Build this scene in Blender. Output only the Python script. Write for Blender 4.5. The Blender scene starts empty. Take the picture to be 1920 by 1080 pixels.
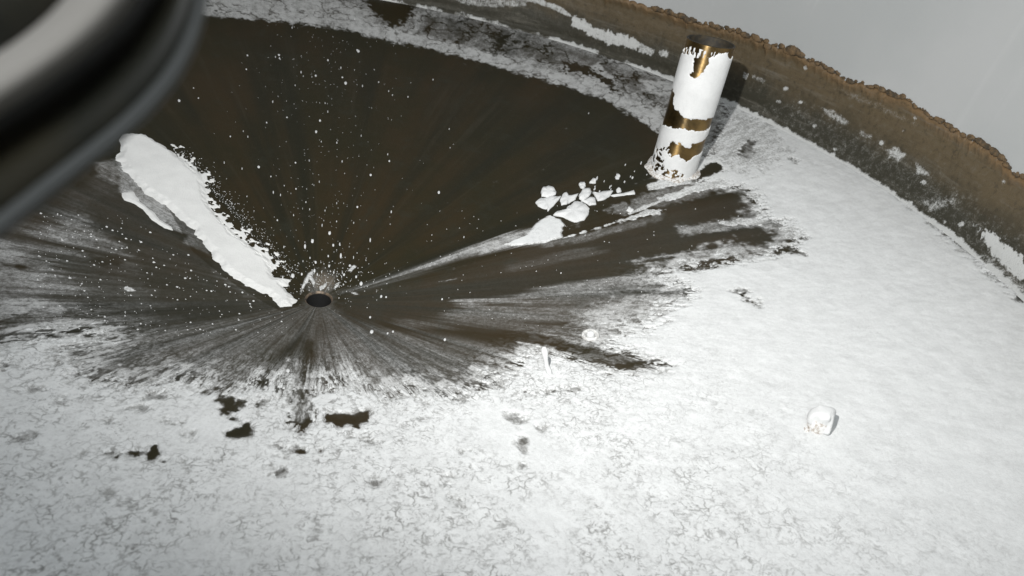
import bpy, math, random
import numpy as np
from mathutils import Matrix, Vector

random.seed(4)
rs = np.random.RandomState(7)
S = bpy.context.scene
COL = S.collection

# ------------------------------------------------------------------ camera
PITCH, ROLL, YAW, DIST = 0.59297, 0.22669, 0.34301, 1.31866
FPX = 1243.5                      # focal length in photo pixels (1920 wide)
fw = np.array([math.sin(YAW)*math.cos(PITCH), math.cos(YAW)*math.cos(PITCH), -math.sin(PITCH)])
rt0 = np.cross(fw, [0, 0, 1.0]); rt0 /= np.linalg.norm(rt0); up0 = np.cross(rt0, fw)
rt = rt0*math.cos(ROLL) + up0*math.sin(ROLL)
up = -rt0*math.sin(ROLL) + up0*math.cos(ROLL)
CAM = np.array([0, -DIST, 1.0])
cd = bpy.data.cameras.new('camera'); cam = bpy.data.objects.new('camera', cd); COL.objects.link(cam)
cam.matrix_world = Matrix(((rt[0], up[0], -fw[0], CAM[0]), (rt[1], up[1], -fw[1], CAM[1]),
                           (rt[2], up[2], -fw[2], CAM[2]), (0, 0, 0, 1)))
cd.sensor_width = 36; cd.lens = 36*FPX/1920; cd.clip_start = 0.01; cd.clip_end = 50
cd.dof.use_dof = True; cd.dof.focus_distance = 1.55; cd.dof.aperture_fstop = 4.6
S.camera = cam

# ------------------------------------------------------------------ light
W = bpy.data.worlds.new('World'); S.world = W; W.use_nodes = True
W.node_tree.nodes['Background'].inputs[0].default_value = (0.80, 0.86, 0.92, 1)
W.node_tree.nodes['Background'].inputs[1].default_value = 0.2
def camspace(x, y, z): return CAM + rt*x + up*y + fw*z
def lamp(name, kind, loc, target, energy, size, **k):
    l = bpy.data.lights.new(name, kind); o = bpy.data.objects.new(name, l); COL.objects.link(o)
    o.location = loc; l.energy = energy; l.color = k.get('color', (1, 1, 1))
    o.rotation_euler = (Vector(target)-Vector(loc)).to_track_quat('-Z', 'Y').to_euler()
    if kind == 'SPOT':
        l.shadow_soft_size = size; l.spot_size = k['cone']; l.spot_blend = k['blend']
    elif kind == 'AREA':
        l.size = size
    return o
lamp('hand_lamp', 'SPOT', camspace(-0.12, 0.34, 0.12), (0.5, -0.05, 1.139), 129.0, 0.015,
     cone=math.radians(172.0), blend=1.0, color=(1, 0.985, 0.96))
lamp('fill_light', 'AREA', camspace(0.0, 0.75, -0.85), (0.1, -0.2, 0.1), 17, 0.7, color=(0.93, 0.97, 1.0))  # soft fill added behind the camera, brightens the housing band and floor
vs = S.view_settings
vs.view_transform = 'Standard'; vs.look = 'None'; vs.exposure = 0; vs.gamma = 1; vs.use_curve_mapping = False

# ------------------------------------------------------------------ geometry of the tank (metres)
R, ZR, ZW = 1.6187, 0.3400, 0.5621
SL = ZR/R
HOLE = 0.0285

def ray(px, py):
    d = rt*(px-960)/FPX - up*(py-540)/FPX + fw
    return d/np.linalg.norm(d)
def at(px, py, lift=0.0):
    """point of the conical floor seen at a pixel of the photograph"""
    d = ray(px, py); k = SL*SL; c = CAM[2]-lift
    a = k*(d[0]**2+d[1]**2)-d[2]**2
    b = 2*(k*(CAM[0]*d[0]+CAM[1]*d[1])-c*d[2])
    e = k*(CAM[0]**2+CAM[1]**2)-c*c
    q = math.sqrt(max(b*b-4*a*e, 0)); ts = sorted([(-b-q)/(2*a), (-b+q)/(2*a)])
    for t in ts:
        p = CAM+d*t
        if t > 0 and p[2]-lift >= -1e-6: return p
    return CAM+d*max(ts)
def on_wall(px, py, r=R):
    d = ray(px, py)
    a = d[0]**2+d[1]**2; b = 2*(CAM[0]*d[0]+CAM[1]*d[1]); e = CAM[0]**2+CAM[1]**2-r*r
    t = (-b+math.sqrt(b*b-4*a*e))/(2*a); p = CAM+d*t
    return np.array([math.atan2(p[1], p[0])*r, p[2]])
def floor_z(x, y): return SL*math.hypot(x, y)

# ------------------------------------------------------------------ numpy noise / fields
def vnoise(x, y, seed=0):
    xi = np.floor(x).astype(np.int64); yi = np.floor(y).astype(np.int64)
    fx = (x-xi).astype(np.float32); fy = (y-yi).astype(np.float32)
    fx = fx*fx*(3-2*fx); fy = fy*fy*(3-2*fy)
    def h(a, b):
        n = (a*374761393 + b*668265263 + seed*974634777) & 0xffffffff
        n = ((n ^ (n >> 13))*1274126177) & 0xffffffff
        n = (n ^ (n >> 16)) & 0xffff
        return n.astype(np.float32)/65535
    a, b, c, d = h(xi, yi), h(xi+1, yi), h(xi, yi+1), h(xi+1, yi+1)
    return (a+(b-a)*fx)*(1-fy) + (c+(d-c)*fx)*fy
def fbm(x, y, oct=4, seed=0, gain=0.5):
    s = 0; amp = 1; tot = 0
    for i in range(oct):
        s = s + amp*vnoise(x*2**i, y*2**i, seed+i*17); tot += amp; amp *= gain
    return s/tot
def sstep(a, b, x):
    t = np.clip((x-a)/(b-a), 0, 1); return t*t*(3-2*t)
def sdf(X, Y, pts, margin):
    """signed distance to a polygon (positive inside), -margin far outside"""
    out = np.full(X.shape, -margin, np.float32)
    P = np.array(pts, float)
    x0, y0 = P.min(0)-margin; x1, y1 = P.max(0)+margin
    sel = (X > x0) & (X < x1) & (Y > y0) & (Y < y1)
    if not sel.any(): return out
    x = X[sel].astype(np.float32); y = Y[sel].astype(np.float32)
    d = np.full(x.shape, 1e9, np.float32); ins = np.zeros(x.shape, bool)
    for i in range(len(P)):
        ax, ay = P[i-1]; bx, by = P[i]
        ex, ey = bx-ax, by-ay; L = ex*ex+ey*ey+1e-12
        t = np.clip(((x-ax)*ex+(y-ay)*ey)/L, 0, 1)
        d = np.minimum(d, (x-ax-t*ex)**2+(y-ay-t*ey)**2)
        if ay != by:
            c = ((ay > y) != (by > y)) & (x < (bx-ax)*(y-ay)/(by-ay)+ax); ins ^= c
    d = np.sqrt(d)
    out[sel] = np.where(ins, d, -np.minimum(d, margin)); return out

# polar grid of the floor
NT, NR = 2300, 480
th = np.linspace(0, 2*np.pi, NT, endpoint=False)
rr = HOLE+0.004+(R-HOLE-0.004)*np.linspace(0, 1, NR)
TH, RR = np.meshgrid(th, rr)                 # (NR, NT)
GX = RR*np.cos(TH); GY = RR*np.sin(TH); GZ = SL*RR

def poly_floor(pts): return [tuple(at(*p)[:2]) for p in pts]
def fsdf(pts, margin=0.08): return sdf(GX, GY, poly_floor(pts), margin)

# seamless polar noises (theta folded about the side hidden behind the camera)
TU = (TH+np.pi/2) % (2*np.pi)
n_streak = fbm(TU*26, RR*3.0, 5, 11)
n_streak2 = fbm(TU*70, RR*6.0, 4, 23)
n_iso = fbm(GX*22+50, GY*22+50, 5, 5)
n_fine = fbm(GX*110+50, GY*110+50, 3, 9)
n_mid = fbm(GX*55+50, GY*55+50, 3, 31)
n_big = fbm(GX*6+50, GY*6+50, 3, 41)

# ---------------- painted-on residue: thin film 0..1
film = np.full(TH.shape, 0.03, np.float32)
wob = (n_mid-0.5)*0.035 + (n_fine-0.5)*0.022
wobs = (n_streak-0.5)*0.05 + (n_streak2-0.5)*0.03
def paint(val, soft, pts, w=1.0, streak=False):
    global film
    m = max(0.09, soft*3)
    d = fsdf(pts, m) + (wobs if streak else wob)*w
    k = sstep(-soft, soft, d)
    film = film*(1-k) + val*k
# left fan
paint(0.21, 0.05, [(-200, 330), (60, 400), (180, 330), (220, 350), (300, 430), (400, 500), (520, 570), (590, 590), (480, 640), (300, 690), (-200, 760)], 1, True)
paint(0.46, 0.03, [(60, 440), (110, 405), (200, 400), (260, 430), (230, 470), (120, 465)], 1, True)
paint(0.46, 0.03, [(-100, 440), (0, 450), (60, 470), (130, 500), (70, 520), (-100, 500)], 1, True)
paint(0.60, 0.02, [(-100, 460), (0, 462), (50, 475), (40, 500), (-100, 490)], 1, True)
paint(0.52, 0.03, [(-100, 505), (20, 508), (130, 530), (150, 545), (60, 545), (-100, 530)], 1, True)
paint(0.60, 0.03, [(-100, 550), (60, 555), (150, 580), (120, 592), (-100, 598)], 1, True)
paint(0.14, 0.02, [(150, 370), (230, 365), (330, 440), (420, 510), (500, 560), (540, 590), (400, 600), (290, 560), (250, 480), (170, 420)], 1)
paint(0.10, 0.015, [(160, 480), (215, 478), (230, 492), (190, 500)], 1)
paint(0.12, 0.02, [(290, 578), (430, 572), (520, 590), (430, 604), (290, 598)], .6)
paint(0.05, 0.010, [(-100, 596), (0, 598), (60, 592), (75, 604), (30, 616), (-100, 618)], 1)
paint(0.05, 0.008, [(0, 492), (60, 500), (60, 505), (0, 500)], .4)
# bottom fan
paint(0.30, 0.04, [(150, 640), (300, 610), (480, 605), (560, 585), (620, 585), (720, 615), (860, 625), (1010, 660), (940, 720), (760, 780), (560, 790), (330, 760), (150, 720)], 1, True)
paint(0.22, 0.025, [(540, 590), (650, 590), (640, 625), (590, 640), (550, 620)], 1, True)
paint(0.10, 0.015, [(480, 690), (530, 650), (570, 625), (575, 640), (540, 670), (500, 705)], .6, True)
paint(0.10, 0.012, [(570, 640), (590, 640), (592, 680), (585, 720), (565, 760), (566, 700)], .6, True)
paint(0.25, 0.02, [(650, 610), (720, 625), (850, 655), (940, 690), (860, 680), (740, 650)], .6, True)
# right side dark rays
paint(0.11, 0.025, [(640, 590), (640, 545), (800, 520), (1000, 465), (1250, 400), (1400, 360), (1500, 440), (1270, 520), (1100, 560), (1250, 700), (1120, 690), (980, 655), (800, 625), (700, 610)], .5, True)
paint(0.30, 0.018, [(840, 590), (1000, 560), (1150, 535), (1270, 505), (1290, 620), (1160, 670), (1030, 630), (900, 610)], 1, True)
paint(0.42, 0.014, [(860, 566), (960, 556), (1060, 530), (1190, 510), (1290, 500), (1270, 530), (1120, 545), (1000, 560), (880, 572)], 1, True)
paint(0.55, 0.03, [(1080, 590), (1150, 560), (1220, 540), (1290, 530), (1290, 600), (1180, 640), (1120, 640)], 1.3)
paint(0.10, 0.008, [(960, 603), (1060, 606), (1060, 612), (960, 608)], .5, True)
paint(0.09, 0.008, [(1150, 546), (1275, 543), (1275, 549), (1180, 554)], .5)
paint(0.06, 0.010, [(820, 618), (960, 625), (1060, 645), (1160, 665), (1225, 692), (1150, 690), (1020, 655), (900, 635)], .4, True)
paint(0.24, 0.014, [(740, 600), (900, 596), (1040, 612), (1010, 622), (880, 614), (760, 612)], .8, True)
paint(0.20, 0.012, [(930, 495), (1080, 468), (1140, 470), (1090, 485), (960, 508)], .8, True)
# long pale ray from the drain to the flake pile
paint(0.36, 0.016, [(640, 548), (720, 520), (800, 492), (880, 462), (950, 440), (1010, 440), (960, 462), (860, 488), (780, 514), (690, 540)], .35, True)
paint(0.52, 0.012, [(780, 506), (880, 464), (950, 440), (1000, 440), (950, 462), (860, 484), (800, 504)], .4, True)
paint(0.66, 0.012, [(880, 466), (960, 436), (1010, 425), (1010, 455), (960, 464), (900, 478)], .6, True)
paint(0.30, 0.010, [(1000, 455), (1100, 438), (1245, 398), (1240, 412), (1110, 448), (1020, 464)], .5)
paint(0.36, 0.012, [(1130, 395), (1190, 372), (1250, 350), (1330, 325), (1370, 345), (1310, 372), (1220, 392), (1170, 404)], 1)
paint(0.45, 0.010, [(1270, 425), (1400, 405), (1465, 415), (1470, 425), (1400, 428), (1280, 442)], .8)
# upper shelf of the bowl
paint(0.62, 0.012, [(300, 22), (380, 26), (520, 40), (640, 55), (700, 70), (800, 92), (900, 117), (970, 138), (1060, 162), (1130, 186), (1190, 220), (1232, 246), (1300, 330), (1380, 250), (1330, 150), (1262, 120), (1130, 80), (1040, 50), (873, 0), (760, -30), (300, -60)], 1)
paint(0.42, 0.02, [(800, 30), (900, 42), (1020, 72), (1250, 155), (1230, 190), (1130, 140), (1000, 110), (860, 84), (790, 60)], 1.3)
paint(0.03, 0.012, [(670, -40), (780, -40), (776, 20), (752, 48), (735, 52), (705, 28), (685, 0)], 1.6)
paint(0.06, 0.006, [(780, 0), (873, 28), (973, 57), (973, 50), (873, 18), (785, -15)], .2)
paint(0.80, 0.012, [(640, 30), (700, 42), (760, 62), (850, 80), (940, 105), (1060, 140), (1160, 175), (1236, 205), (1250, 260), (1190, 215), (1130, 180), (970, 133), (800, 88), (700, 66), (640, 52)], .8)
paint(0.74, 0.02, [(300, -40), (560, -40), (680, 20), (690, 58), (640, 50), (500, 36), (300, 20)], 1)
paint(0.85, 0.015, [(1085, 128), (1125, 118), (1152, 148), (1140, 168), (1090, 158)], .7)
paint(0.82, 0.015, [(1200, 148), (1262, 158), (1262, 185), (1210, 170)], .7)
paint(0.05, 0.006, [(1060, 112), (1085, 122), (1110, 128), (1150, 152), (1152, 170), (1140, 162), (1100, 138), (1060, 134)], 2.2)
paint(0.10, 0.010, [(925, 62), (950, 68), (945, 95), (930, 92)], 2.0)
band = fsdf([(300, -60), (300, 22), (520, 40), (700, 70), (970, 138), (1232, 246), (1300, 300), (1262, 120), (1040, 50), (760, -30)], .05)
veins = 1-np.abs(fbm(GX*17+3, GY*17+9, 4, 131)-0.5)*2
blotch = sstep(0.42, 0.62, fbm(GX*30+7, GY*30+1, 5, 141))
kb = sstep(-0.004, 0.004, band)
film = film - kb*(sstep(0.92, 0.99, veins)*0.40 + blotch*0.13*sstep(0.75, 0.5, film))
# translucent grey side film of the sludge stream
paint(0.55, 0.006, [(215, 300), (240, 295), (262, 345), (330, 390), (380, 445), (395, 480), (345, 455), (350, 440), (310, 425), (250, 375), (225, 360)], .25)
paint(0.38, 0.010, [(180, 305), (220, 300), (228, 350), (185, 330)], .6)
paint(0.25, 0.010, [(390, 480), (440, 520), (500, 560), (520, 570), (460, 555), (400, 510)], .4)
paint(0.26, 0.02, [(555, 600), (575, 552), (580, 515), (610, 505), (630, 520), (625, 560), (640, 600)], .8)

# ---------------- thick powder: signed field T
main = [(1362, 150), (1348, 215), (1322, 285), (1300, 300), (1280, 332), (1330, 345), (1385, 352), (1408, 368), (1418, 398), (1445, 414), (1468, 418), (1494, 438),
        (1470, 462), (1420, 476), (1360, 488), (1285, 500), (1230, 512), (1268, 530), (1285, 550), (1245, 575), (1232, 597),
        (1195, 612), (1155, 614), (1130, 640), (1155, 660), (1195, 672), (1228, 690), (1180, 692), (1120, 686), (1060, 666),
        (1005, 664), (965, 686), (900, 716), (860, 736), (800, 735), (760, 726), (720, 738), (690, 728), (640, 704), (604, 712),
        (585, 762), (562, 790), (552, 742), (520, 706), (470, 712), (430, 722), (380, 705), (330, 700), (250, 712), (180, 700),
        (150, 682), (140, 660), (215, 640), (150, 616), (60, 620), (0, 640), (-200, 640), (-400, 900), (-300, 1300), (400, 1700), (1600, 1900), (2500, 1500), (2500, 700), (2050, 560),
        (1925, 560), (1800, 455), (1690, 360), (1530, 250), (1450, 205), (1400, 170)]
d_main = fsdf(main, 0.30)
px_r = (GX*0.6-GY*0.2)                       # right side of the tank is packed fuller than the left
dens = sstep(-0.35, 0.45, px_r)
lump = (n_iso-0.5)*2.6 + (n_mid-0.5)*2.2 + (n_fine-0.5)*1.6
strk = (n_streak-0.5)*2.8 + (n_streak2-0.5)*2.4
near = np.clip(d_main/0.035, -3.0, 3.0) + np.clip((d_main-0.01)/0.06, -1, 3.2)
T = near + strk*0.75 + lump*0.75 + 0.7*dens + 0.35
wu = (n_mid-0.5)*1.8+(n_iso-0.5)*2.4
ridge = 1-np.abs(fbm(TU*30+wu, RR*17+wu*0.7, 3, 151)-0.5)*2
ridge2 = 1-np.abs(fbm(TU*75+wu, RR*30-wu, 3, 161)-0.5)*2
dend = np.maximum(sstep(0.84, 0.97, ridge), sstep(0.80, 0.96, ridge2)*0.75)
zone_in = sstep(0.075, 0.0, d_main)*sstep(-0.02, 0.0, d_main)
T = T - 3.2*dend*zone_in*sstep(0.35, 0.6, n_iso+0.1)
zone_out = sstep(-0.15, -0.01, d_main)*sstep(0.02, -0.005, d_main)*sstep(0.17, 0.24, RR)
lower = sstep(0.10, -0.02, GY+0.1*np.abs(GX))
def ell(cx, cy, a, b, n=14, rot=0.0):
    return [(cx+a*math.cos(t)*math.cos(rot)-b*math.sin(t)*math.sin(rot), cy+a*math.cos(t)*math.sin(rot)+b*math.sin(t)*math.cos(rot))
            for t in [2*math.pi*i/n for i in range(n)]]
def cut(depth, soft, pts, w=1.0):
    global T
    k = sstep(-soft, soft, fsdf(pts, 0.08)+wob*w)
    T = T - depth*k*(0.55+0.9*n_mid)
def add(h, soft, pts, w=1.0):
    global T
    k = sstep(-soft, soft, fsdf(pts, 0.08)+wob*w)
    T = np.maximum(T, -3+(3+h)*k)
cuts = [(258, 766, 24, 3, 0), (322, 791, 17, 5, 0), (191, 851, 21, 6, 0), (255, 848, 20, 5, -.1), (332, 866, 14, 4, .2), (290, 860, 10, 3, .4),
        (456, 812, 26, 11, 0), (440, 785, 18, 5, .6), (424, 762, 14, 16, 0), (452, 760, 22, 7, 0), (490, 757, 16, 5, -.2), (558, 846, 28, 4, .05),
        (520, 890, 18, 3, -.1), (563, 765, 9, 26, 0), (566, 790, 10, 12, 0), (640, 785, 26, 10, 0), (664, 822, 10, 4, .3),
        (690, 824, 9, 5, 0), (972, 788, 14, 6, .2), (980, 850, 4, 22, -.05), (1405, 563, 11, 5, .3), (1416, 570, 10, 6, .8), (1385, 545, 14, 3, 0),
        (15, 686, 24, 7, .1), (190, 792, 14, 4, 0), (345, 815, 10, 4, .4), (865, 705, 6, 3, 0), (200, 925, 8, 3, .4), (1010, 803, 8, 3, 0),
        (60, 735, 8, 3, 0), (40, 820, 10, 4, 0), (128, 745, 10, 4, 0), (290, 745, 12, 4, 0), (380, 735, 22, 4, -.2), (700, 905, 9, 5, .5),
        (850, 940, 12, 4, -.3), (830, 905, 8, 3, -.6), (870, 850, 10, 3, -.5), (1020, 737, 36, 3, -.1), (1075, 728, 16, 4, 0)]
T = np.minimum(T, 1.9+0.4*(n_mid-.5))
for (x, y, a, b, r) in cuts: cut(3.3 if a*b > 90 else 2.25, 0.011, ell(x, y, a*1.1, b*1.1, rot=r), 1.15)
cut(3.6, 0.008, [(1040, 640), (1110, 655), (1160, 664), (1226, 690), (1180, 690), (1110, 678), (1050, 658)], .5)
cut(6, 0.006, [(612, 776), (650, 778), (697, 766), (693, 790), (672, 802), (640, 796), (618, 790)], .4)
cut(6, 0.008, [(1297, 330), (1330, 306), (1345, 304), (1357, 318), (1325, 332), (1305, 336)], .4)
cut(1.5, 0.010, [(1383, 290), (1400, 262), (1417, 266), (1412, 298), (1395, 300)], 1.2)
cut(1.1, 0.03, [(1320, 200), (1375, 200), (1440, 230), (1480, 290), (1400, 330), (1320, 290)], 3)
cut(1.6, 0.008, [(1478, 298), (1500, 303), (1498, 310), (1482, 306)], 1)
cut(2.2, 0.008, [(1470, 462), (1510, 474), (1508, 480), (1468, 472)], .6)
# slab above the drips at bottom centre, blobs and lines near the flakes
add(2.6, 0.008, [(582, 748), (600, 738), (660, 735), (695, 745), (700, 762), (660, 775), (612, 774), (590, 765)], .3)
add(2.6, 0.008, [(945, 458), (985, 440), (1010, 415), (1030, 405), (1050, 411), (1058, 421), (1051, 438), (1056, 446), (1015, 456), (960, 462)], .25)
add(0.9, 0.004, [(1050, 446), (1100, 433), (1150, 416), (1182, 404), (1222, 392), (1250, 392), (1236, 401), (1190, 411), (1140, 423), (1080, 441), (1050, 451)], .5)
add(1.0, 0.004, [(1175, 400), (1200, 388), (1245, 372), (1246, 377), (1205, 394), (1180, 404)], .15)
add(1.0, 0.005, [(1210, 348), (1235, 338), (1290, 336), (1300, 343), (1262, 350), (1215, 358)], .3)
add(1.0, 0.005, [(1230, 372), (1280, 352), (1350, 335), (1370, 348), (1300, 362), (1250, 380)], .5)
add(0.7, 0.004, [(1330, 420), (1400, 408), (1440, 412), (1430, 422), (1380, 424)], .5)
add(1.6, 0.006, [(985, 672), (1015, 662), (1022, 670), (1024, 686), (1000, 692), (980, 690)], .3)
add(1.4, 0.004, [(578, 512), (588, 508), (584, 516), (592, 530), (588, 536), (580, 524), (572, 535), (566, 548), (562, 552), (566, 535)], .08)
add(1.0, 0.004, [(600, 538), (614, 528), (612, 538), (600, 545)], .2)
add(1.0, 0.004, [(624, 540), (636, 526), (640, 528), (634, 538), (626, 546)], .2)
add(1.0, 0.004, [(655, 545), (668, 548), (672, 552), (664, 554), (655, 548)], .2)
add(1.0, 0.004, [(652, 508), (664, 496), (668, 500), (660, 508)], .2)
add(1.2, 0.004, [(232, 538), (246, 540), (258, 546), (240, 546)], .2)
T = np.clip(T, -3, 4)
film = np.maximum(film, sstep(-2.2, 0.6, T)*0.80)
film = film + zone_out*lower*(0.26*sstep(-0.12, 0.0, d_main)+0.05)
film = film - dend*(0.20+0.25*film)*np.maximum(zone_out*lower, 0.25*sstep(0.15, 0.3, film))
film = film + (n_streak-0.5)*0.27*sstep(0.06, 0.3, film) + (n_streak2-0.5)*0.18*sstep(0.06, 0.3, film) + (n_mid-0.5)*0.45*sstep(0.2, 0.6, film)
film = np.clip(film, 0, 1)
hpow = np.clip(T, -1.5, 2.0)*0.0018 + np.clip(T-0.5, 0, 1)*((n_iso-0.5)*0.0028+(n_mid-0.5)*0.0022+(n_big-.5)*.004)*(1.2-0.6*dens)
hpow = np.where(T > 0.8, np.maximum(hpow, 0.0008+0.002*np.clip(T-.8, 0, 1)), hpow)
hpow = np.where(T < -0.2, np.minimum(hpow, -0.0003), hpow)
film = film*(1-(0.90-0.45*n_fine)*sstep(-0.7, -2.6, T)*sstep(0.0, 0.01, d_main))
craze = sstep(-0.50, 0.05, -(GX*0.75+GY*0.25-0.17)) * (0.45+0.55*sstep(0.3, 0.6, n_iso))
craze = np.clip(craze*sstep(0.2, 0.5, n_big+0.1), 0, 1)

# the smooth white stream left of the drain
stream = [(222, 262), (232, 252), (246, 249), (275, 255), (310, 275), (345, 302), (378, 328), (385, 355), (388, 370), (402, 400), (440, 440),
          (470, 462), (505, 488), (512, 500), (513, 520), (542, 524), (540, 536), (532, 538), (557, 563), (548, 574), (525, 577), (512, 560),
          (500, 553), (462, 535), (428, 515), (400, 485), (396, 474), (360, 430), (330, 405), (310, 385), (270, 360), (248, 335), (236, 325),
          (222, 305), (217, 300), (224, 290)]
sd_s = fsdf(stream, 0.15)+wob*0.36
edge_r = fsdf([(300, 240), (350, 250), (440, 350), (520, 450), (545, 510), (500, 500), (400, 410), (380, 340), (340, 300)], 0.10)
sd_s = np.maximum(sd_s, np.where(edge_r > -0.002, sd_s+0.013+(n_fine-0.5)*0.085+(n_mid-.5)*.03, -1))
streamlet = fsdf([(228, 362), (250, 358), (262, 378), (290, 400), (298, 412), (322, 425), (325, 433), (308, 428), (284, 412), (268, 392), (250, 382), (232, 375)], 0.1)+wob*0.12
h_str = np.clip(sd_s, -0.02, 0.016)*0.55
h_lit = np.clip(streamlet, -0.02, 0.008)*0.5
fr = fsdf(stream, 0.15)
h_str = np.where(fr < 0, np.minimum(h_str, 0.0014), np.minimum(h_str, 0.0014+np.maximum(fr, 0)*0.6))
hs = np.maximum(h_str, h_lit)
near_s = (fsdf(stream, 0.12) > -0.115)
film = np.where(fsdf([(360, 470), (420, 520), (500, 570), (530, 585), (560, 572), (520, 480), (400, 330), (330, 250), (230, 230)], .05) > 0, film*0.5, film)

# ------------------------------------------------------------------ materials
class NT_:
    def __init__(s, name, rough=0.6):
        s.m = bpy.data.materials.new(name); s.m.use_nodes = True
        s.t = s.m.node_tree; s.n = s.t.nodes; s.b = s.n['Principled BSDF']; s.b.inputs['Roughness'].default_value = rough
        s.obj = s.add('ShaderNodeTexCoord').outputs['Object']
    def add(s, k): return s.n.new(k)
    def put(s, sock, v):
        if hasattr(v, 'is_linked') or hasattr(v, 'links'): s.t.links.new(v, sock)
        elif isinstance(v, (tuple, list)): sock.default_value = (tuple(v)+(1,))[:len(sock.default_value)] if len(sock.default_value) == 4 else v
        else: sock.default_value = v
    def noise(s, scale, detail=4, rough=0.55, vec=None, dist=0):
        n = s.add('ShaderNodeTexNoise'); s.put(n.inputs['Scale'], scale); s.put(n.inputs['Detail'], detail)
        s.put(n.inputs['Roughness'], rough); s.put(n.inputs['Distortion'], dist); s.put(n.inputs['Vector'], vec or s.obj); return n.outputs['Fac']
    def math(s, op, a, b=0.0, c=0.0, clamp=False):
        n = s.add('ShaderNodeMath'); n.operation = op; n.use_clamp = clamp
        for i, v in enumerate((a, b, c)): s.put(n.inputs[i], v)
        return n.outputs[0]
    def ramp(s, v, a, b, lo=0.0, hi=1.0):
        n = s.add('ShaderNodeMapRange'); n.interpolation_type = 'SMOOTHSTEP'
        for k, x in zip(('Value', 'From Min', 'From Max', 'To Min', 'To Max'), (v, a, b, lo, hi)): s.put(n.inputs[k], x)
        return n.outputs[0]
    def mix(s, f, a, b):
        n = s.add('ShaderNodeMix'); n.data_type = 'RGBA'
        s.put(n.inputs[0], f); s.put(n.inputs[6], a); s.put(n.inputs[7], b); return n.outputs[2]
    def attr(s, name):
        n = s.add('ShaderNodeAttribute'); n.attribute_name = name; return n.outputs['Fac']
    def bump(s, h, strength=0.5, dist=0.002):
        n = s.add('ShaderNodeBump'); s.put(n.inputs['Height'], h); n.inputs['Strength'].default_value = strength
        n.inputs['Distance'].default_value = dist; s.t.links.new(n.outputs[0], s.b.inputs['Normal'])
    def polar(s, kt, kr):
        x = s.add('ShaderNodeSeparateXYZ'); s.t.links.new(s.obj, x.inputs[0])
        a = s.math('ARCTAN2', x.outputs[0], s.math('MULTIPLY', x.outputs[1], 1.0))
        r = s.math('SQRT', s.math('ADD', s.math('MULTIPLY', x.outputs[0], x.outputs[0]), s.math('MULTIPLY', x.outputs[1], x.outputs[1])))
        c = s.add('ShaderNodeCombineXYZ'); s.put(c.inputs[0], s.math('MULTIPLY', a, kt)); s.put(c.inputs[1], s.math('MULTIPLY', r, kr)); return c.outputs[0]
    def color(s, v): s.put(s.b.inputs['Base Color'], v); return s

POW = (0.83, 0.845, 0.845)
# bronze floor with powder film
g = NT_('bronze_floor', 0.5)
f = g.attr('film')
pv = g.polar(1.0, 1.0)
st = g.noise(1, 4, 0.6, g.polar(60, 9))
st2 = g.noise(1, 3, 0.6, g.polar(190, 22))
iso = g.noise(330, 3, 0.6)
iso2 = g.noise(120, 4, 0.65)
mixn = g.math('ADD', g.math('MULTIPLY', g.math('SUBTRACT', st, 0.5), 0.42), g.math('MULTIPLY', g.math('SUBTRACT', st2, 0.5), 0.40))
mixn = g.math('ADD', mixn, g.math('MULTIPLY', g.math('SUBTRACT', iso, 0.5), 0.75))
mixn = g.math('ADD', mixn, g.math('MULTIPLY', g.math('SUBTRACT', iso2, 0.5), 0.95))
amp = g.ramp(f, 0.05, 0.55, 0.05, 0.85)
cov = g.math('ADD', f, g.math('MULTIPLY', mixn, amp), clamp=True)
cov = g.ramp(cov, 0.02, 1.0, 0.0, 1.0)
tone = g.noise(3.2, 4, 0.6)
ray_t = g.noise(1, 3, 0.5, g.polar(7, 0.8))
c1 = g.mix(g.ramp(tone, 0.35, 0.68), (0.024, 0.0205, 0.0085), (0.034, 0.0235, 0.010))
c1 = g.mix(g.ramp(ray_t, 0.40, 0.72), c1, (0.017, 0.0165, 0.009))
ray_u = g.noise(1, 4, 0.6, g.polar(22, 1.6)); c1 = g.mix(g.ramp(ray_u, 0.52, 0.78, 0, 0.5), c1, (0.046, 0.040, 0.026)); c1 = g.mix(g.ramp(g.noise(11, 5, 0.7), 0.52, 0.72, 0, 0.55), c1, (0.030, 0.030, 0.020))
c1 = g.mix(g.ramp(g.noise(40, 4, 0.7), 0.55, 0.8, 0, 0.3), c1, (0.05, 0.042, 0.03))
wp = at(606, 528)
vd = g.add('ShaderNodeVectorMath'); vd.operation = 'DISTANCE'; g.t.links.new(g.obj, vd.inputs[0]); vd.inputs[1].default_value = tuple(wp)
wk = g.ramp(g.math('ADD', vd.outputs['Value'], g.math('MULTIPLY', g.math('SUBTRACT', iso2, 0.5), 0.06)), 0.005, 0.042, 0.6, 0.0)
c1 = g.mix(wk, c1, (0.15, 0.115, 0.075))
g.color(g.mix(cov, c1, (0.56, 0.565, 0.56)))
g.put(g.b.inputs['Roughness'], g.ramp(cov, 0, 0.5, 0.50, 0.9))
g.b.inputs['Specular IOR Level'].default_value = 0.22
g.bump(g.math('ADD', cov, g.math('MULTIPLY', iso2, 0.3)), 0.45, 0.002)
M_floor = g.m

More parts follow.
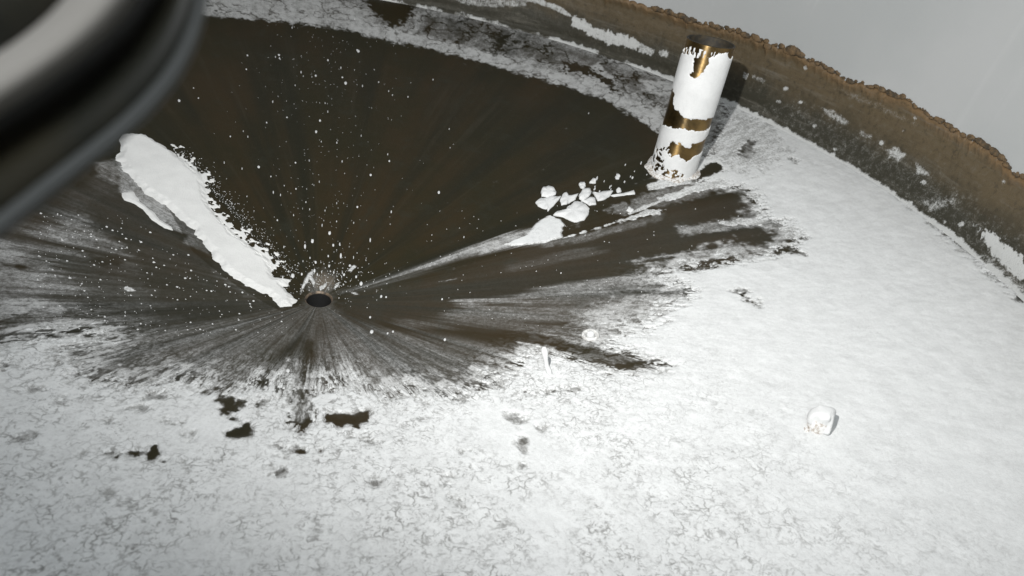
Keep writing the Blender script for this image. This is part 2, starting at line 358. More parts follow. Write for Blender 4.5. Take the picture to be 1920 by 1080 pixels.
def powder(name, craze_on=True, base=POW):
    g = NT_(name, 0.93)
    g.b.inputs['Specular IOR Level'].default_value = 0.15
    warp = g.add('ShaderNodeTexNoise'); g.put(warp.inputs['Scale'], 30); g.put(warp.inputs['Detail'], 3); g.put(warp.inputs['Vector'], g.obj)
    va = g.add('ShaderNodeVectorMath'); va.operation = 'MULTIPLY_ADD'
    g.put(va.inputs[0], warp.outputs['Color']); va.inputs[1].default_value = (0.045, 0.045, 0.045); g.put(va.inputs[2], g.obj)
    vo = g.add('ShaderNodeTexVoronoi'); vo.feature = 'DISTANCE_TO_EDGE'; g.put(vo.inputs['Vector'], va.outputs[0]); g.put(vo.inputs['Scale'], 42)
    vo2 = g.add('ShaderNodeTexVoronoi'); vo2.feature = 'DISTANCE_TO_EDGE'; g.put(vo2.inputs['Vector'], va.outputs[0]); g.put(vo2.inputs['Scale'], 92)
    e1 = g.ramp(vo.outputs['Distance'], 0.0, 0.10, 1, 0); e2 = g.ramp(vo2.outputs['Distance'], 0.0, 0.18, 1, 0)
    gate = g.ramp(g.noise(40, 4, 0.65), 0.42, 0.64); gate2 = g.ramp(g.noise(75, 3, 0.6), 0.42, 0.66)
    cr = g.math('MAXIMUM', g.math('MULTIPLY', e1, gate), g.math('MULTIPLY', g.math('MULTIPLY', e2, gate2), 0.8))
    blot = g.ramp(g.noise(105, 4, 0.7), 0.61, 0.70)
    fine = g.noise(420, 2, 0.6); md = g.noise(60, 4, 0.6)
    mott = g.ramp(g.noise(22, 4, 0.65), 0.3, 0.75)
    c = g.mix(mott, base, tuple(x*0.90 for x in base))
    c = g.mix(g.ramp(fine, 0.5, 0.75, 0, 0.20), c, (0.55, 0.56, 0.56))
    if craze_on:
        a = g.attr('craze')
        thin = g.attr('thin')
        k = g.math('MULTIPLY', g.math('MAXIMUM', cr, g.math('MULTIPLY', blot, 0.85)), g.math('MULTIPLY', a, 0.80))
        c = g.mix(k, c, (0.16, 0.155, 0.145))
        tk = g.math('MULTIPLY', thin, g.ramp(g.math('ADD', g.math('MULTIPLY', g.noise(150, 4, 0.7), 0.6), g.math('MULTIPLY', g.noise(1, 3, 0.6, g.polar(90, 14)), 0.4)), 0.40, 0.60))
        c = g.mix(g.math('MULTIPLY', tk, 0.75), c, (0.16, 0.155, 0.14))
    g.color(c)
    hgt = g.math('ADD', g.math('MULTIPLY', md, 0.6), g.math('MULTIPLY', fine, 0.9))
    if craze_on:
        puff = g.math('ADD', g.ramp(vo.outputs['Distance'], 0.0, 0.35), g.math('MULTIPLY', g.ramp(vo2.outputs['Distance'], 0.0, 0.3), 0.6))
        hgt = g.math('ADD', hgt, g.math('MULTIPLY', puff, g.math('MULTIPLY', g.math('ADD', a, 0.0), 0.28)))
    g.bump(hgt, 0.32, 0.0035)
    return g.m
M_pow = powder('white_powder')
M_stream = powder('white_sludge', False, (0.86, 0.865, 0.85))
M_flake = powder('white_flake', False, (0.82, 0.83, 0.83))

# wall
g = NT_('bronze_wall', 0.55)
f = g.attr('film'); t = g.attr('height')
n1 = g.noise(9, 5, 0.65); n2 = g.noise(60, 5, 0.7); n3 = g.noise(240, 3, 0.6)
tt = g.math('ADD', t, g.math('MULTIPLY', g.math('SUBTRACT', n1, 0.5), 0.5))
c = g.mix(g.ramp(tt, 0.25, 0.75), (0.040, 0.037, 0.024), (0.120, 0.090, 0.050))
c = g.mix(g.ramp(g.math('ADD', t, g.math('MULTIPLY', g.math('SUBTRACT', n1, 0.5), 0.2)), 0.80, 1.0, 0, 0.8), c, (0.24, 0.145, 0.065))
c = g.mix(g.ramp(n2, 0.5, 0.8, 0, 0.6), c, (0.15, 0.135, 0.105))
wx = g.add('ShaderNodeSeparateXYZ'); g.t.links.new(g.obj, wx.inputs[0])
wa = g.math('ARCTAN2', wx.outputs[0], wx.outputs[1]); wc = g.add('ShaderNodeCombineXYZ'); g.put(wc.inputs[0], g.math('MULTIPLY', wa, 5.0)); g.put(wc.inputs[1], g.math('MULTIPLY', wx.outputs[2], 38.0))
n4 = g.noise(1, 5, 0.7, wc.outputs[0])
c = g.mix(g.ramp(n4, 0.52, 0.75, 0, 0.55), c, (0.20, 0.185, 0.155)); c = g.mix(g.ramp(n4, 0.45, 0.25, 0, 0.5), c, (0.045, 0.034, 0.02))
c = g.mix(g.ramp(n2, 0.5, 0.25, 0, 0.7), c, (0.03, 0.027, 0.018))
cv = g.math('ADD', f, g.math('MULTIPLY', g.math('ADD', g.math('SUBTRACT', n2, 0.5), g.math('MULTIPLY', g.math('SUBTRACT', n3, 0.5), 0.5)), g.ramp(f, 0.03, 0.4, 0.4, 1.2)), clamp=True)
g.color(g.mix(g.ramp(cv, 0.12, 0.75), c, (0.60, 0.61, 0.60)))
g.b.inputs['Metallic'].default_value = 0.15
g.bump(g.math('ADD', n2, g.math('MULTIPLY', n3, 0.5)), 0.5, 0.003)
M_wall = g.m
g = NT_('grey_wall_coating', 0.6)
n1 = g.noise(3, 4, 0.5); n2 = g.noise(200, 2, 0.5)
mp = g.add('ShaderNodeMapping'); mp.inputs['Scale'].default_value = (26, 26, 2.2); g.t.links.new(g.obj, mp.inputs[0])
n3 = g.noise(1, 3, 0.5, mp.outputs[0])
c = g.mix(g.ramp(n1, 0.3, 0.7), (0.41, 0.425, 0.425), (0.45, 0.46, 0.46))
c = g.mix(g.ramp(n3, 0.60, 0.80, 0, 0.25), c, (0.53, 0.54, 0.54))
g.color(g.mix(g.ramp(n2, 0.55, 0.8, 0, 0.2), c, (0.5, 0.51, 0.51)))
g.bump(n2, 0.2, 0.001); M_coat = g.m
g = NT_('brown_crust', 0.7)
n1 = g.noise(45, 4, 0.7)
g.color(g.mix(g.ramp(n1, 0.35, 0.65), (0.055, 0.042, 0.026), (0.18, 0.115, 0.055))); g.bump(n1, 0.6, 0.004); M_crust = g.m
g = NT_('brass', 0.36)
n1 = g.noise(14, 5, 0.65); n2 = g.noise(120, 4, 0.7)
g.color(g.mix(g.ramp(n1, 0.35, 0.7), (0.36, 0.24, 0.10), (0.13, 0.095, 0.05)))
g.b.inputs['Metallic'].default_value = 1.0; g.put(g.b.inputs['Roughness'], g.ramp(n2, 0.3, 0.7, 0.30, 0.42)); g.bump(n2, 0.15, 0.001)
g.b.inputs['Anisotropic'].default_value = 0.88; g.b.inputs['Anisotropic Rotation'].default_value = 0.25; tg = g.add('ShaderNodeTangent'); tg.direction_type = 'RADIAL'; tg.axis = 'Z'; g.t.links.new(tg.outputs[0], g.b.inputs['Tangent']); M_brass = g.m
g = NT_('shaded_bore', 0.7); g.color(g.mix(g.ramp(g.noise(60, 3), 0.4, 0.7), (0.020, 0.017, 0.012), (0.05, 0.038, 0.02))); M_bore = g.m  # dark brown mouth ring; shade inside the pipe is put into this colour
g = NT_('dark_drain', 0.6); g.color((0.02, 0.02, 0.02)); M_drain = g.m
g = NT_('worn_brass', 0.5); g.color(g.mix(g.ramp(g.noise(90, 4, 0.7), 0.4, 0.65), (0.20, 0.15, 0.105), (0.07, 0.06, 0.05))); g.b.inputs['Metallic'].default_value = 0.3; M_worn = g.m
g = NT_('dark_housing', 0.45); g.color(g.mix(g.ramp(g.noise(30, 3), 0.4, 0.7), (0.020, 0.020, 0.014), (0.034, 0.030, 0.018))); M_house = g.m
g = NT_('grey_rim_metal', 0.75); g.color((0.11, 0.115, 0.112)); M_rimm = g.m
g = NT_('pale_band', 0.75); g.color((0.47, 0.44, 0.40)); M_band = g.m
g = NT_('dusty_ring', 0.8); g.color(g.mix(g.ramp(g.noise(160, 4, 0.7), 0.38, 0.62), (0.78, 0.78, 0.77), (0.50, 0.49, 0.47))); M_ring = g.m
g = NT_('dirty_powder', 0.9); g.color(g.mix(g.ramp(g.noise(130, 4, 0.7), 0.42, 0.62), (0.80, 0.80, 0.79), (0.42, 0.37, 0.32))); g.bump(g.noise(200, 3), 0.5, 0.002); M_dirty = g.m

# ------------------------------------------------------------------ mesh helpers
def mesh_np(name, co, quads, attrs=None, smooth=True):
    me = bpy.data.meshes.new(name)
    nq = len(quads)
    me.vertices.add(len(co)); me.vertices.foreach_set('co', np.asarray(co, np.float32).ravel())
    me.loops.add(nq*4); me.loops.foreach_set('vertex_index', np.asarray(quads, np.int32).ravel())
    me.polygons.add(nq); me.polygons.foreach_set('loop_start', np.arange(nq, dtype=np.int32)*4)
    me.polygons.foreach_set('loop_total', np.full(nq, 4, np.int32))
    if smooth: me.polygons.foreach_set('use_smooth', np.ones(nq, bool))
    for k, v in (attrs or {}).items():
        a = me.attributes.new(k, 'FLOAT', 'POINT'); a.data.foreach_set('value', np.asarray(v, np.float32).ravel())
    me.update(calc_edges=True); me.validate(); return me
def link(name, me, mat, parent=None):
    o = bpy.data.objects.new(name, me); COL.objects.link(o)
    if mat is not None and not me.materials: me.materials.append(mat)
    if parent is not None:
        o.parent = parent; o.matrix_parent_inverse = parent.matrix_world.inverted()
    return o
def tag(o, label=None, cat=None, group=None, kind=None):
    if label: o['label'] = label
    if cat: o['category'] = cat
    if group: o['group'] = group
    if kind: o['kind'] = kind
    return o
def empty(name, loc):
    o = bpy.data.objects.new(name, None); COL.objects.link(o); o.location = loc; o.empty_display_size = 0.05
    o.matrix_world = Matrix.Translation(Vector(loc)); return o
def gridquads(nr, nt, wrap):
    i = np.arange(nr-1)[:, None]; j = np.arange(nt if wrap else nt-1)[None, :]; j2 = (j+1) % nt
    return np.stack([i*nt+j, i*nt+j2, (i+1)*nt+j2, (i+1)*nt+j], -1).reshape(-1, 4)
QF = gridquads(NR, NT, True)
def patch(name, h, mat, attrs=None, where=None, parent=None, lo=0.0):
    hv = h.ravel(); keep = (hv[QF] > lo).any(1)
    if where is not None: keep &= where.ravel()[QF].any(1)
    q = QF[keep]; used, inv = np.unique(q.ravel(), return_inverse=True)
    co = np.stack([GX.ravel()[used], GY.ravel()[used], (GZ+h).ravel()[used]], -1)
    at_ = {k: v.ravel()[used] for k, v in (attrs or {}).items()}
    return link(name, mesh_np(name, co, inv.reshape(-1, 4), at_), mat, parent)
def pydata(name, vs_, fs, smooth=True):
    me = bpy.data.meshes.new(name); me.from_pydata([tuple(map(float, v)) for v in vs_], [], fs); me.validate()
    if smooth:
        for p in me.polygons: p.use_smooth = True
    me.update(); return me
def lathe(name, prof, seg=64, jitter=0.0, seed=0, closed=False):
    """prof = [(r, z)...] about z"""
    rr_ = np.random.RandomState(seed); n = len(prof); v = []; f_ = []
    for i, (r, z) in enumerate(prof):
        for k in range(seg):
            a = 2*math.pi*k/seg; j = 1+jitter*(rr_.rand()-0.5)
            v.append((r*j*math.cos(a), r*j*math.sin(a), z+jitter*0.2*r*(rr_.rand()-0.5)))
    for i in range(n-1 if not closed else n):
        for k in range(seg):
            f_.append((i*seg+k, i*seg+(k+1) % seg, ((i+1) % n)*seg+(k+1) % seg, ((i+1) % n)*seg+k))
    if not closed:
        if prof[0][0] < 1e-3 or True: pass
    return pydata(name, v, f_)
def frame_on_floor(px, py, lift=0.0, upright=0.0):
    """matrix whose z is the floor normal at the pixel (upright=1: true vertical)"""
    p = at(px, py); r = math.hypot(p[0], p[1])
    n = Vector((-SL*p[0]/r, -SL*p[1]/r, 1)).normalized().lerp(Vector((0, 0, 1)), upright).normalized()
    x = Vector((-p[1], p[0], 0)).normalized(); y = n.cross(x).normalized(); x = y.cross(n)
    q = Vector(p)+n*lift
    return Matrix(((x[0], y[0], n[0], q[0]), (x[1], y[1], n[1], q[1]), (x[2], y[2], n[2], q[2]), (0, 0, 0, 1)))
def ppm(p):  # photo pixels per metre at a point
    return FPX/float((np.array(p)-CAM) @ fw)

# ------------------------------------------------------------------ the tank
tank = tag(empty('bronze_tank', (0, 0, 0)), 'round dark bronze tank with cone shaped floor, brown side wall and pale grey lining', 'tank')
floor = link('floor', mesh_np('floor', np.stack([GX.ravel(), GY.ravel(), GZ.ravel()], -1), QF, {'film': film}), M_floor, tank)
# drain throat with rounded lip
prof = [(HOLE+0.004, SL*(HOLE+0.004)), (HOLE+0.0015, SL*HOLE-0.0008), (HOLE, SL*HOLE-0.004), (HOLE-0.0005, -0.03), (HOLE-0.001, -0.12), (0.0005, -0.121)]
dr = link('drain', lathe('drain', prof[2:], 96), M_drain, tank)
link('drain_lip', lathe('drain_lip', prof[:3], 96), M_worn, dr)

# side wall (theta window that the picture and its neighbourhood can see is dense, the rest coarse)
top_px = [(1060, -30), (1150, 0), (1215, 18), (1290, 42), (1345, 55), (1400, 72), (1440, 90), (1475, 100), (1500, 110), (1545, 128), (1580, 150), (1600, 160), (1640, 170), (1700, 198),
          (1740, 222), (1780, 245), (1808, 262), (1825, 268), (1860, 290), (1885, 318), (1905, 333), (1960, 375), (2050, 450)]
te = np.array([on_wall(x, y) for x, y in top_px]); te = te[np.argsort(te[:, 0])]
def edge_z(s):
    """height of the lower edge of the grey lining along the wall"""
    z = np.interp(s, te[:, 0], te[:, 1]); return z
def scallop(s):
    w = np.abs(np.sin(s*38+3*np.sin(s*7.3)+2*np.sin(s*17)))
    w2 = np.abs(np.sin(s*97+4*np.sin(s*13.1)))
    m = 0.35+0.65*vnoise(s*4+9, s*0+.5, 3)
    return (w**0.6)*0.016*m + (w2**0.7)*0.006
NWT, NWZ = 3000, 64
wt = np.linspace(-0.75, 2.35, NWT)
ws = wt*R
zt = edge_z(ws)+scallop(ws)
V = np.linspace(0, 1, NWZ)[:, None]
ZZ = ZR-0.002 + (zt[None, :]+0.004-ZR+0.002)*V
# gentle fillet out of the floor, slightly bulging upper lip
RRW = R + 0.004 + 0.0*V - 0.012*np.exp(-((V)/0.05)**2) + 0.006*sstep(0.2, 0.5, V) + (fbm(ws[None, :]*9+V*0, ZZ*30, 3, 77)-.5)*0.006 - 0.010*np.exp(-((V-0.93)/0.06)**2)
WX = RRW*np.cos(wt)[None, :]; WY = RRW*np.sin(wt)[None, :]
SS = np.broadcast_to(ws[None, :], ZZ.shape)
wfilm = np.full(ZZ.shape, 0.05, np.float32)
wn = (fbm(SS*60, ZZ*60, 3, 51)-.5)*0.012+(fbm(SS*170, ZZ*200, 3, 57)-.5)*0.012
def wpaint(val, soft, pts, w=1.0):
    global wfilm
    k = sstep(-soft, soft, sdf(SS, ZZ, [tuple(on_wall(*p)) for p in pts], 0.05)+wn*w)
    wfilm = wfilm*(1-k)+val*k
wpaint(0.16, 0.03, [(1370, 200), (1500, 190), (1700, 290), (1925, 450), (1950, 600), (1690, 380), (1500, 260)], 1)
wpaint(0.75, 0.004, [(1066, 28), (1100, 40), (1116, 54), (1182, 70), (1202, 84), (1190, 92), (1140, 84), (1108, 68), (1070, 48)], 1.6)
wpaint(0.55, 0.004, [(1200, 80), (1229, 94), (1222, 106), (1196, 98)], .8)
wpaint(0.55, 0.004, [(1234, 92), (1254, 98), (1250, 109), (1233, 104)], .8)
wpaint(0.60, 0.004, [(985, -8), (1040, 8), (1068, 26), (1064, 32), (1020, 12), (985, 2)], .6)
wpaint(0.40, 0.006, [(840, -10), (990, -10), (985, 12), (930, 14), (865, 8)], .8)
wpaint(0.85, 0.006, [(1828, 422), (1850, 432), (1872, 446), (1900, 472), (1928, 500), (1928, 535), (1885, 505), (1848, 462)], 2.2)
wpaint(0.34, 0.010, [(1840, 470), (1880, 505), (1925, 540), (1925, 570), (1870, 525), (1830, 490)], 1)
wpaint(0.42, 0.006, [(1534, 200), (1560, 208), (1592, 230), (1580, 234), (1550, 218)], .5)
wpaint(0.38, 0.006, [(1610, 245), (1632, 254), (1630, 262), (1612, 256)], .5)
wpaint(0.52, 0.005, [(1660, 282), (1675, 274), (1692, 290), (1680, 300), (1664, 296)], .7)
wpaint(0.45, 0.005, [(1714, 308), (1732, 318), (1738, 328), (1716, 326)], .7)
wpaint(0.34, 0.010, [(1722, 378), (1745, 372), (1790, 368), (1780, 385), (1740, 398)], .8)
wpaint(0.40, 0.003, [(1392, 135), (1402, 138), (1398, 150), (1390, 146)], .3)
wpaint(0.34, 0.003, [(1408, 140), (1436, 150), (1430, 156), (1408, 148)], .5)
for (x, y, a) in [(1508, 127, 5), (1470, 166, 6), (1458, 190, 4), (1497, 192, 3), (1648, 268, 4), (1712, 221, 3), (1565, 280, 4), (1526, 236, 4), (1728, 342, 5), (1800, 420, 5), (1770, 415, 3), (1876, 340, 4), (1690, 245, 3)]:
    wpaint(0.6, 0.003, ell(x, y, a, a*0.7, 8), .5)
wpaint(0.20, 0.012, [(1560, 160), (1640, 190), (1720, 232), (1715, 240), (1640, 205), (1560, 172)], .5)  # soft grey highlight streak, painted into the wall film
# powder swept up against the wall foot
foot = ZR + 0.003 + 0.009*fbm(ws*14, ws*0, 4, 61) + 0.016*np.clip(fbm(ws*60, ws*0+3, 3, 65)-.45, 0, 1)
wfilm = np.maximum(wfilm, np.clip(0.9-2.4*np.clip(fbm(ws*9, ws*0+7, 3, 67)-0.38, 0, 1)*sstep(0.55, 0.75, wt), 0.1, 0.9)[None, :]*sstep(0.005, -0.005, ZZ-foot[None, :]))
sidewall = link('side_wall', mesh_np('side_wall', np.stack([WX.ravel(), WY.ravel(), ZZ.ravel()], -1), gridquads(NWZ, NWT, False),
                {'film': wfilm, 'height': np.broadcast_to(V, ZZ.shape)}), M_wall, tank)
rest = np.linspace(2.35, 2*np.pi-0.75, 240)
zz2 = np.array([ZR-0.002, 0.45, ZW])[:, None]+rest[None, :]*0
link('side_wall', mesh_np('side_wall_back', np.stack([(R+.006)*np.cos(rest)[None, :]+zz2*0, (R+.006)*np.sin(rest)[None, :]+zz2*0, zz2], -1).reshape(-1, 3),
     gridquads(3, 240, False), {'film': np.full(zz2.shape, .05), 'height': (zz2-ZR)/(ZW-ZR)}), M_wall, tank)
# lining: pale grey sheet standing 5 mm proud of the metal, with a ragged lower edge
def lining(ts, zlow, zrows, name):
    z = zlow[None, :] + (1.9-zlow[None, :])*zrows[:, None]
    rr2 = np.full(z.shape, R-0.002)
    co = np.stack([rr2*np.cos(ts)[None, :], rr2*np.sin(ts)[None, :], z], -1).reshape(-1, 3)
    return link(name, mesh_np(name, co, gridquads(len(zrows), len(ts), False)), M_coat, tank)
rows = np.array([0, 0.02, 0.1, 0.3, 0.6, 1.0])
lining(wt, zt, rows, 'grey_lining')
lining(rest, np.full(rest.shape, ZW), rows, 'grey_lining')
# crust lumps along the ragged edge
cv_, cf_ = [], []
def lump_at(s, z, rad, sq):
    asp = 0.95+0.9*rs.rand(); n0 = len(cv_); a = s/R; c = np.array([(R-0.003)*math.cos(a), (R-0.003)*math.sin(a), z])
    ex = np.array([-math.sin(a), math.cos(a), 0]); ez = np.array([0, 0, 1.0]); en = np.array([-math.cos(a), -math.sin(a), 0])
    nu, nv = 9, 5
    for i in range(nv+1):
        ph = math.pi*i/nv
        for k in range(nu):
            t_ = 2*math.pi*k/nu; q = rad*(0.78+0.36*rs.rand())
            cv_.append(c+ex*q*asp*math.sin(ph)*math.cos(t_)+ez*q*sq*math.cos(ph)+en*q*0.3*math.sin(ph)*math.sin(t_))
    for i in range(nv):
        for k in range(nu):
            cf_.append((n0+i*nu+k, n0+i*nu+(k+1) % nu, n0+(i+1)*nu+(k+1) % nu, n0+(i+1)*nu+k))
sx = np.interp
s_lo, s_hi = on_wall(2000, 400)[0], on_wall(1230, 20)[0]
s0 = s_lo
while s0 < s_hi:
    z0 = float(edge_z(np.array([s0]))[0]+scallop(np.array([s0]))[0])
    big = 0.0065+0.0095*float(vnoise(np.array([s0*6.0]), np.array([2.5]), 8)[0])
    lump_at(s0, z0-0.001+rs.rand()*0.004, big*(0.45+0.75*rs.rand()), 0.6+0.3*rs.rand())
    s0 += big*(0.8+1.9*rs.rand()**2)
link('crust', pydata('crust', cv_, cf_), M_crust, tank)

# ------------------------------------------------------------------ powder and stream
tag(patch('white_powder', hpow, M_pow, {'craze': craze, 'thin': sstep(2.4, 0.2, T)}, lo=-0.0001),
    'thick layer of white powder covering the front and right of the tank floor', 'powder', kind='stuff')
tag(patch('sludge_stream', hs, M_stream, where=near_s, lo=-0.0003),
    'long smooth white tongue of sludge running down to the left of the drain hole', 'sludge')

# ------------------------------------------------------------------ brass standpipe
pb = at(1262, 316); pt_dir = None
def solve_top(px, py, base):
    best = None
    for k in range(1500):
        h = k*0.0005; p = base+np.array([0, 0, h]); d = p-CAM; z = d@fw
        e = (960+FPX*(d@rt)/z-px)**2+(540-FPX*(d@up)/z-py)**2
        if best is None or e < best[0]: best = (e, h)
    return best[1]
PH = solve_top(1333, 77, pb)
mid = pb+np.array([0, 0, PH*0.5]); PR = 43.5/ppm(mid)
axis_tilt = None
# lean the pipe the little it takes for its mouth to stand where the photo has it
d = ray(1333, 78); tpt = CAM+d*np.linalg.norm(pb+np.array([0, 0, PH])-CAM)
AX = tpt-pb; PH = float(np.linalg.norm(AX)); AX = AX/PH
BELOW = 0.05
zax = Vector(AX); fc = Vector(CAM-mid); fc = (fc-zax*fc.dot(zax)).normalized(); xax = fc; yax = zax.cross(xax)
PM = Matrix(((xax[0], yax[0], zax[0], pb[0]), (xax[1], yax[1], zax[1], pb[1]), (xax[2], yax[2], zax[2], pb[2]), (0, 0, 0, 1)))
pipe = tag(empty('brass_pipe', tuple(pb)), 'leaning open brass pipe standing on the tank floor, patched with peeling white coating', 'pipe')
NPT, NPH = 420, 300
pt = np.linspace(-np.pi, np.pi, NPT, endpoint=False); ph = np.linspace(-BELOW, PH, NPH)
PT, PHH = np.meshgrid(pt, ph)
def pipe_mesh(name, rad, mat, attrs=None, keep=None, parent=None):
    co = np.stack([rad*np.cos(PT), rad*np.sin(PT), PHH], -1).reshape(-1, 3)
    M = np.array(PM); co = co@M[:3, :3].T+M[:3, 3]
    q = gridquads(NPH, NPT, True)
    if keep is not None:
        q = q[(keep.ravel()[q]).any(1)]
        used, inv = np.unique(q.ravel(), return_inverse=True); co = co[used]; q = inv.reshape(-1, 4)
    return link(name, mesh_np(name, co, q, attrs), mat, parent or pipe)
pipe_mesh('tube', PR+PT*0, M_brass)
inner = lathe('bore', [(PR, PH), (PR-0.0015, PH+0.0012), (PR-0.004, PH+0.0012), (PR-0.005, PH-0.001), (PR-0.005, 0.0)], 96)
inner.transform(PM); inner_o = link('bore', inner, M_bore, pipe)
# white coating traced in (angle, height) of the pipe; px of the enlarged crop
def puv(X, Y):
    xl = 370-0.29*(Y-100) if Y < 600 else 225-0.33*(Y-600)
    u = 2*(X-xl)/292-1
    v = (Y-88-0.27*(X-xl)+ 22*0.0 - 26*max(0, 1-u*u)**0.5)/840
    uc = max(-1, min(1, u)); thv = math.asin(uc) + (u-uc)*2.5
    return (thv*PR, PH*(1-v))
# sign: increasing angle must run to the picture's right
right = Vector(rt); sgn = 1 if yax.dot(right) > 0 else -1
PS = PT*PR*sgn
def pf(pts): return sdf(PS, PHH, [puv(*p) for p in pts], 0.05)
pn = (fbm(PS*90+20, PHH*90+20, 4, 81)-.5)
c1 = pf([(290, 215), (415, 203), (412, 290), (392, 318), (396, 342), (432, 340), (462, 300), (488, 268), (494, 232), (528, 205), (560, 195), (600, 200), (606, 238), (700, 245),
         (600, 560), (520, 602), (470, 610), (430, 605), (400, 600), (350, 598), (338, 570), (305, 548), (285, 505), (297, 440), (285, 390), (240, 330)])
c2 = pf([(190, 640), (228, 650), (300, 662), (350, 665), (400, 682), (450, 690), (560, 660), (510, 720), (460, 745), (420, 765), (385, 768), (370, 795), (335, 790), (320, 765), (270, 757), (240, 780), (225, 800), (150, 800)])
c3 = pf([(205, 900), (215, 868), (240, 862), (300, 840), (310, 870), (345, 888), (400, 855), (480, 840), (480, 1100), (330, 1100), (320, 985), (260, 945), (215, 935)])
cs = np.maximum(np.maximum(c1, c2), c3)+pn*0.016
cs = np.maximum(cs, np.where(pf([(355, 160), (400, 150), (560, 190), (560, 215), (355, 215)]) > 0, (fbm(PS*260, PHH*60, 3, 91)-.60)*0.05, -1))
cs = np.maximum(cs, np.where(pf([(120, 700), (215, 700), (330, 960), (330, 1100), (80, 1100)]) > 0, (fbm(PS*150, PHH*150, 3, 95)-.52)*0.05, -1))
pipe_mesh('peeling_coat', PR+np.clip(cs, -0.002, 0.0022)*0.9, M_flake, keep=cs > -0.0008)
# foot lumps of powder round the pipe
v_, f_ = [], []
for k in range(64):
    a = 2*math.pi*k/64
    for j, (dr_, dz) in enumerate([(-0.004, 0.012), (0.001, 0.011), (0.007, 0.006), (0.015, 0.002), (0.024, -0.005)]):
        jj = 0.3+1.2*float(vnoise(np.array([k*0.35]), np.array([j*0.5]), 6)[0])
        x = pb[0]+(PR+dr_*jj)*math.cos(a); y = pb[1]+(PR+dr_*jj)*math.sin(a)
        v_.append((x, y, floor_z(x, y)+dz*jj))
for k in range(64):
    for j in range(4):
        k2 = (k+1) % 64; f_.append((k*5+j, k2*5+j, k2*5+j+1, k*5+j+1))
link('powder_collar', pydata('powder_collar', v_, f_), M_dirty, pipe)

# ------------------------------------------------------------------ small fittings
# flat bolt and washer by the dark ray
F = frame_on_floor(1107, 630, 0.002); k = 16.5/ppm(F.translation)
wb = tag(empty('bolt_with_washer', F.translation), 'flat round white crusted bolt inside a raised washer ring at the powder edge', 'bolt')
me = lathe('washer', [(k*1.0, -0.004), (k*1.02, 0.0015), (k*0.95, 0.004), (k*0.82, 0.0042), (k*0.66, 0.003), (k*0.60, -0.003)], 48, 0.06, 3); me.transform(F); link('washer', me, M_ring, wb)
me = lathe('bolt_head', [(k*0.46, -0.004), (k*0.44, 0.004), (k*0.36, 0.008), (k*0.15, 0.009), (0.0003, 0.009)], 32, 0.03, 4); me.transform(F); link('bolt_head', me, M_flake, wb)
# thin upright pin
def tube_along(name, pts, rads, seg=14, jit=0.08, seed=0):
    r_ = np.random.RandomState(seed); v = []; f = []; n = len(pts); P = np.array(pts)
    for i in range(n):
        t_ = P[min(i+1, n-1)]-P[max(i-1, 0)]; t_ /= np.linalg.norm(t_)+1e-9
        a = np.cross(t_, rt); 
        if np.linalg.norm(a) < .2: a = np.cross(t_, up)
        a /= np.linalg.norm(a); b = np.cross(t_, a)
        for k in range(seg):
            q = 2*math.pi*k/seg; j = 1+jit*(r_.rand()-.5)*2
            v.append(P[i]+(a*math.cos(q)+b*math.sin(q))*rads[i]*j)
    for i in range(n-1):
        for k in range(seg): f.append((i*seg+k, i*seg+(k+1) % seg, (i+1)*seg+(k+1) % seg, (i+1)*seg+k))
    f.append(tuple(range(seg))[::-1]); f.append(tuple((n-1)*seg+k for k in range(seg)))
    return pydata(name, v, f)
b0 = at(1030, 702); dep = float((b0-CAM)@fw)
def pxat(px, py, depth): return CAM+(rt*(px-960)/FPX-up*(py-540)/FPX+fw)*depth
u1 = 1/ppm(b0)
pin = [pxat(1031, 704, dep), pxat(1029, 694, dep-.004), pxat(1024.5, 684, dep-.01), pxat(1023, 673, dep-.015), pxat(1021.5, 663, dep-.02), pxat(1020.5, 656, dep-.023), pxat(1020, 651, dep-.025)]
tag(link('crusted_pin', tube_along('crusted_pin', pin, [6.5*u1, 5*u1, 4.2*u1, 4.4*u1, 6.4*u1, 6.0*u1, 3*u1]), M_flake),
    'thin bent white crusted pin standing up at the edge of the powder', 'pin')
# thick stub bolt
F = frame_on_floor(1533, 804, 0.0, 0.55); u1 = 0.88/ppm(F.translation)
st_ = tag(empty('stub_bolt', F.translation), 'short thick stub bolt buried in powder on the right, capped with white', 'bolt')
me = lathe('shank', [(23*u1, -0.03), (22.5*u1, 0.0), (22*u1, 14*u1), (21.5*u1, 30*u1), (18*u1, 33*u1), (0.0003, 34*u1)], 40, 0.015, 9); me.transform(F); link('shank', me, M_dirty, st_)
def blob(name, F, a, b, c, mat, parent, seed, jit=0.12, nu=28, nv=14, zc=0.0, power=0.7):
    r_ = np.random.RandomState(seed); v = []; f = []; ph_ = r_.rand(6)*6
    for i in range(nv+1):
        p_ = math.pi*i/nv
        for k in range(nu):
            t_ = 2*math.pi*k/nu
            j = 1+jit*(math.sin(2*t_+ph_[0]+p_*2)+math.sin(3*t_+ph_[1]-p_)*.7+math.sin(5*t_+ph_[2]+3*p_)*.4)*.5*math.sin(p_)
            sx_ = math.copysign(abs(math.cos(t_))**power, math.cos(t_)); sy_ = math.copysign(abs(math.sin(t_))**power, math.sin(t_))
            v.append((a*j*math.sin(p_)**power*sx_, b*j*math.sin(p_)**power*sy_, zc+c*math.copysign(abs(math.cos(p_))**power, math.cos(p_))))
    for i in range(nv):
        for k in range(nu): f.append((i*nu+k, (i+1)*nu+k, (i+1)*nu+(k+1) % nu, i*nu+(k+1) % nu))
    me = pydata(name, v, f); me.transform(F); return link(name, me, mat, parent)
blob('powder_cap', F, 22.5*u1, 20*u1, 25*u1, M_flake, st_, 5, 0.42, nu=36, nv=18, zc=29*u1, power=0.55)
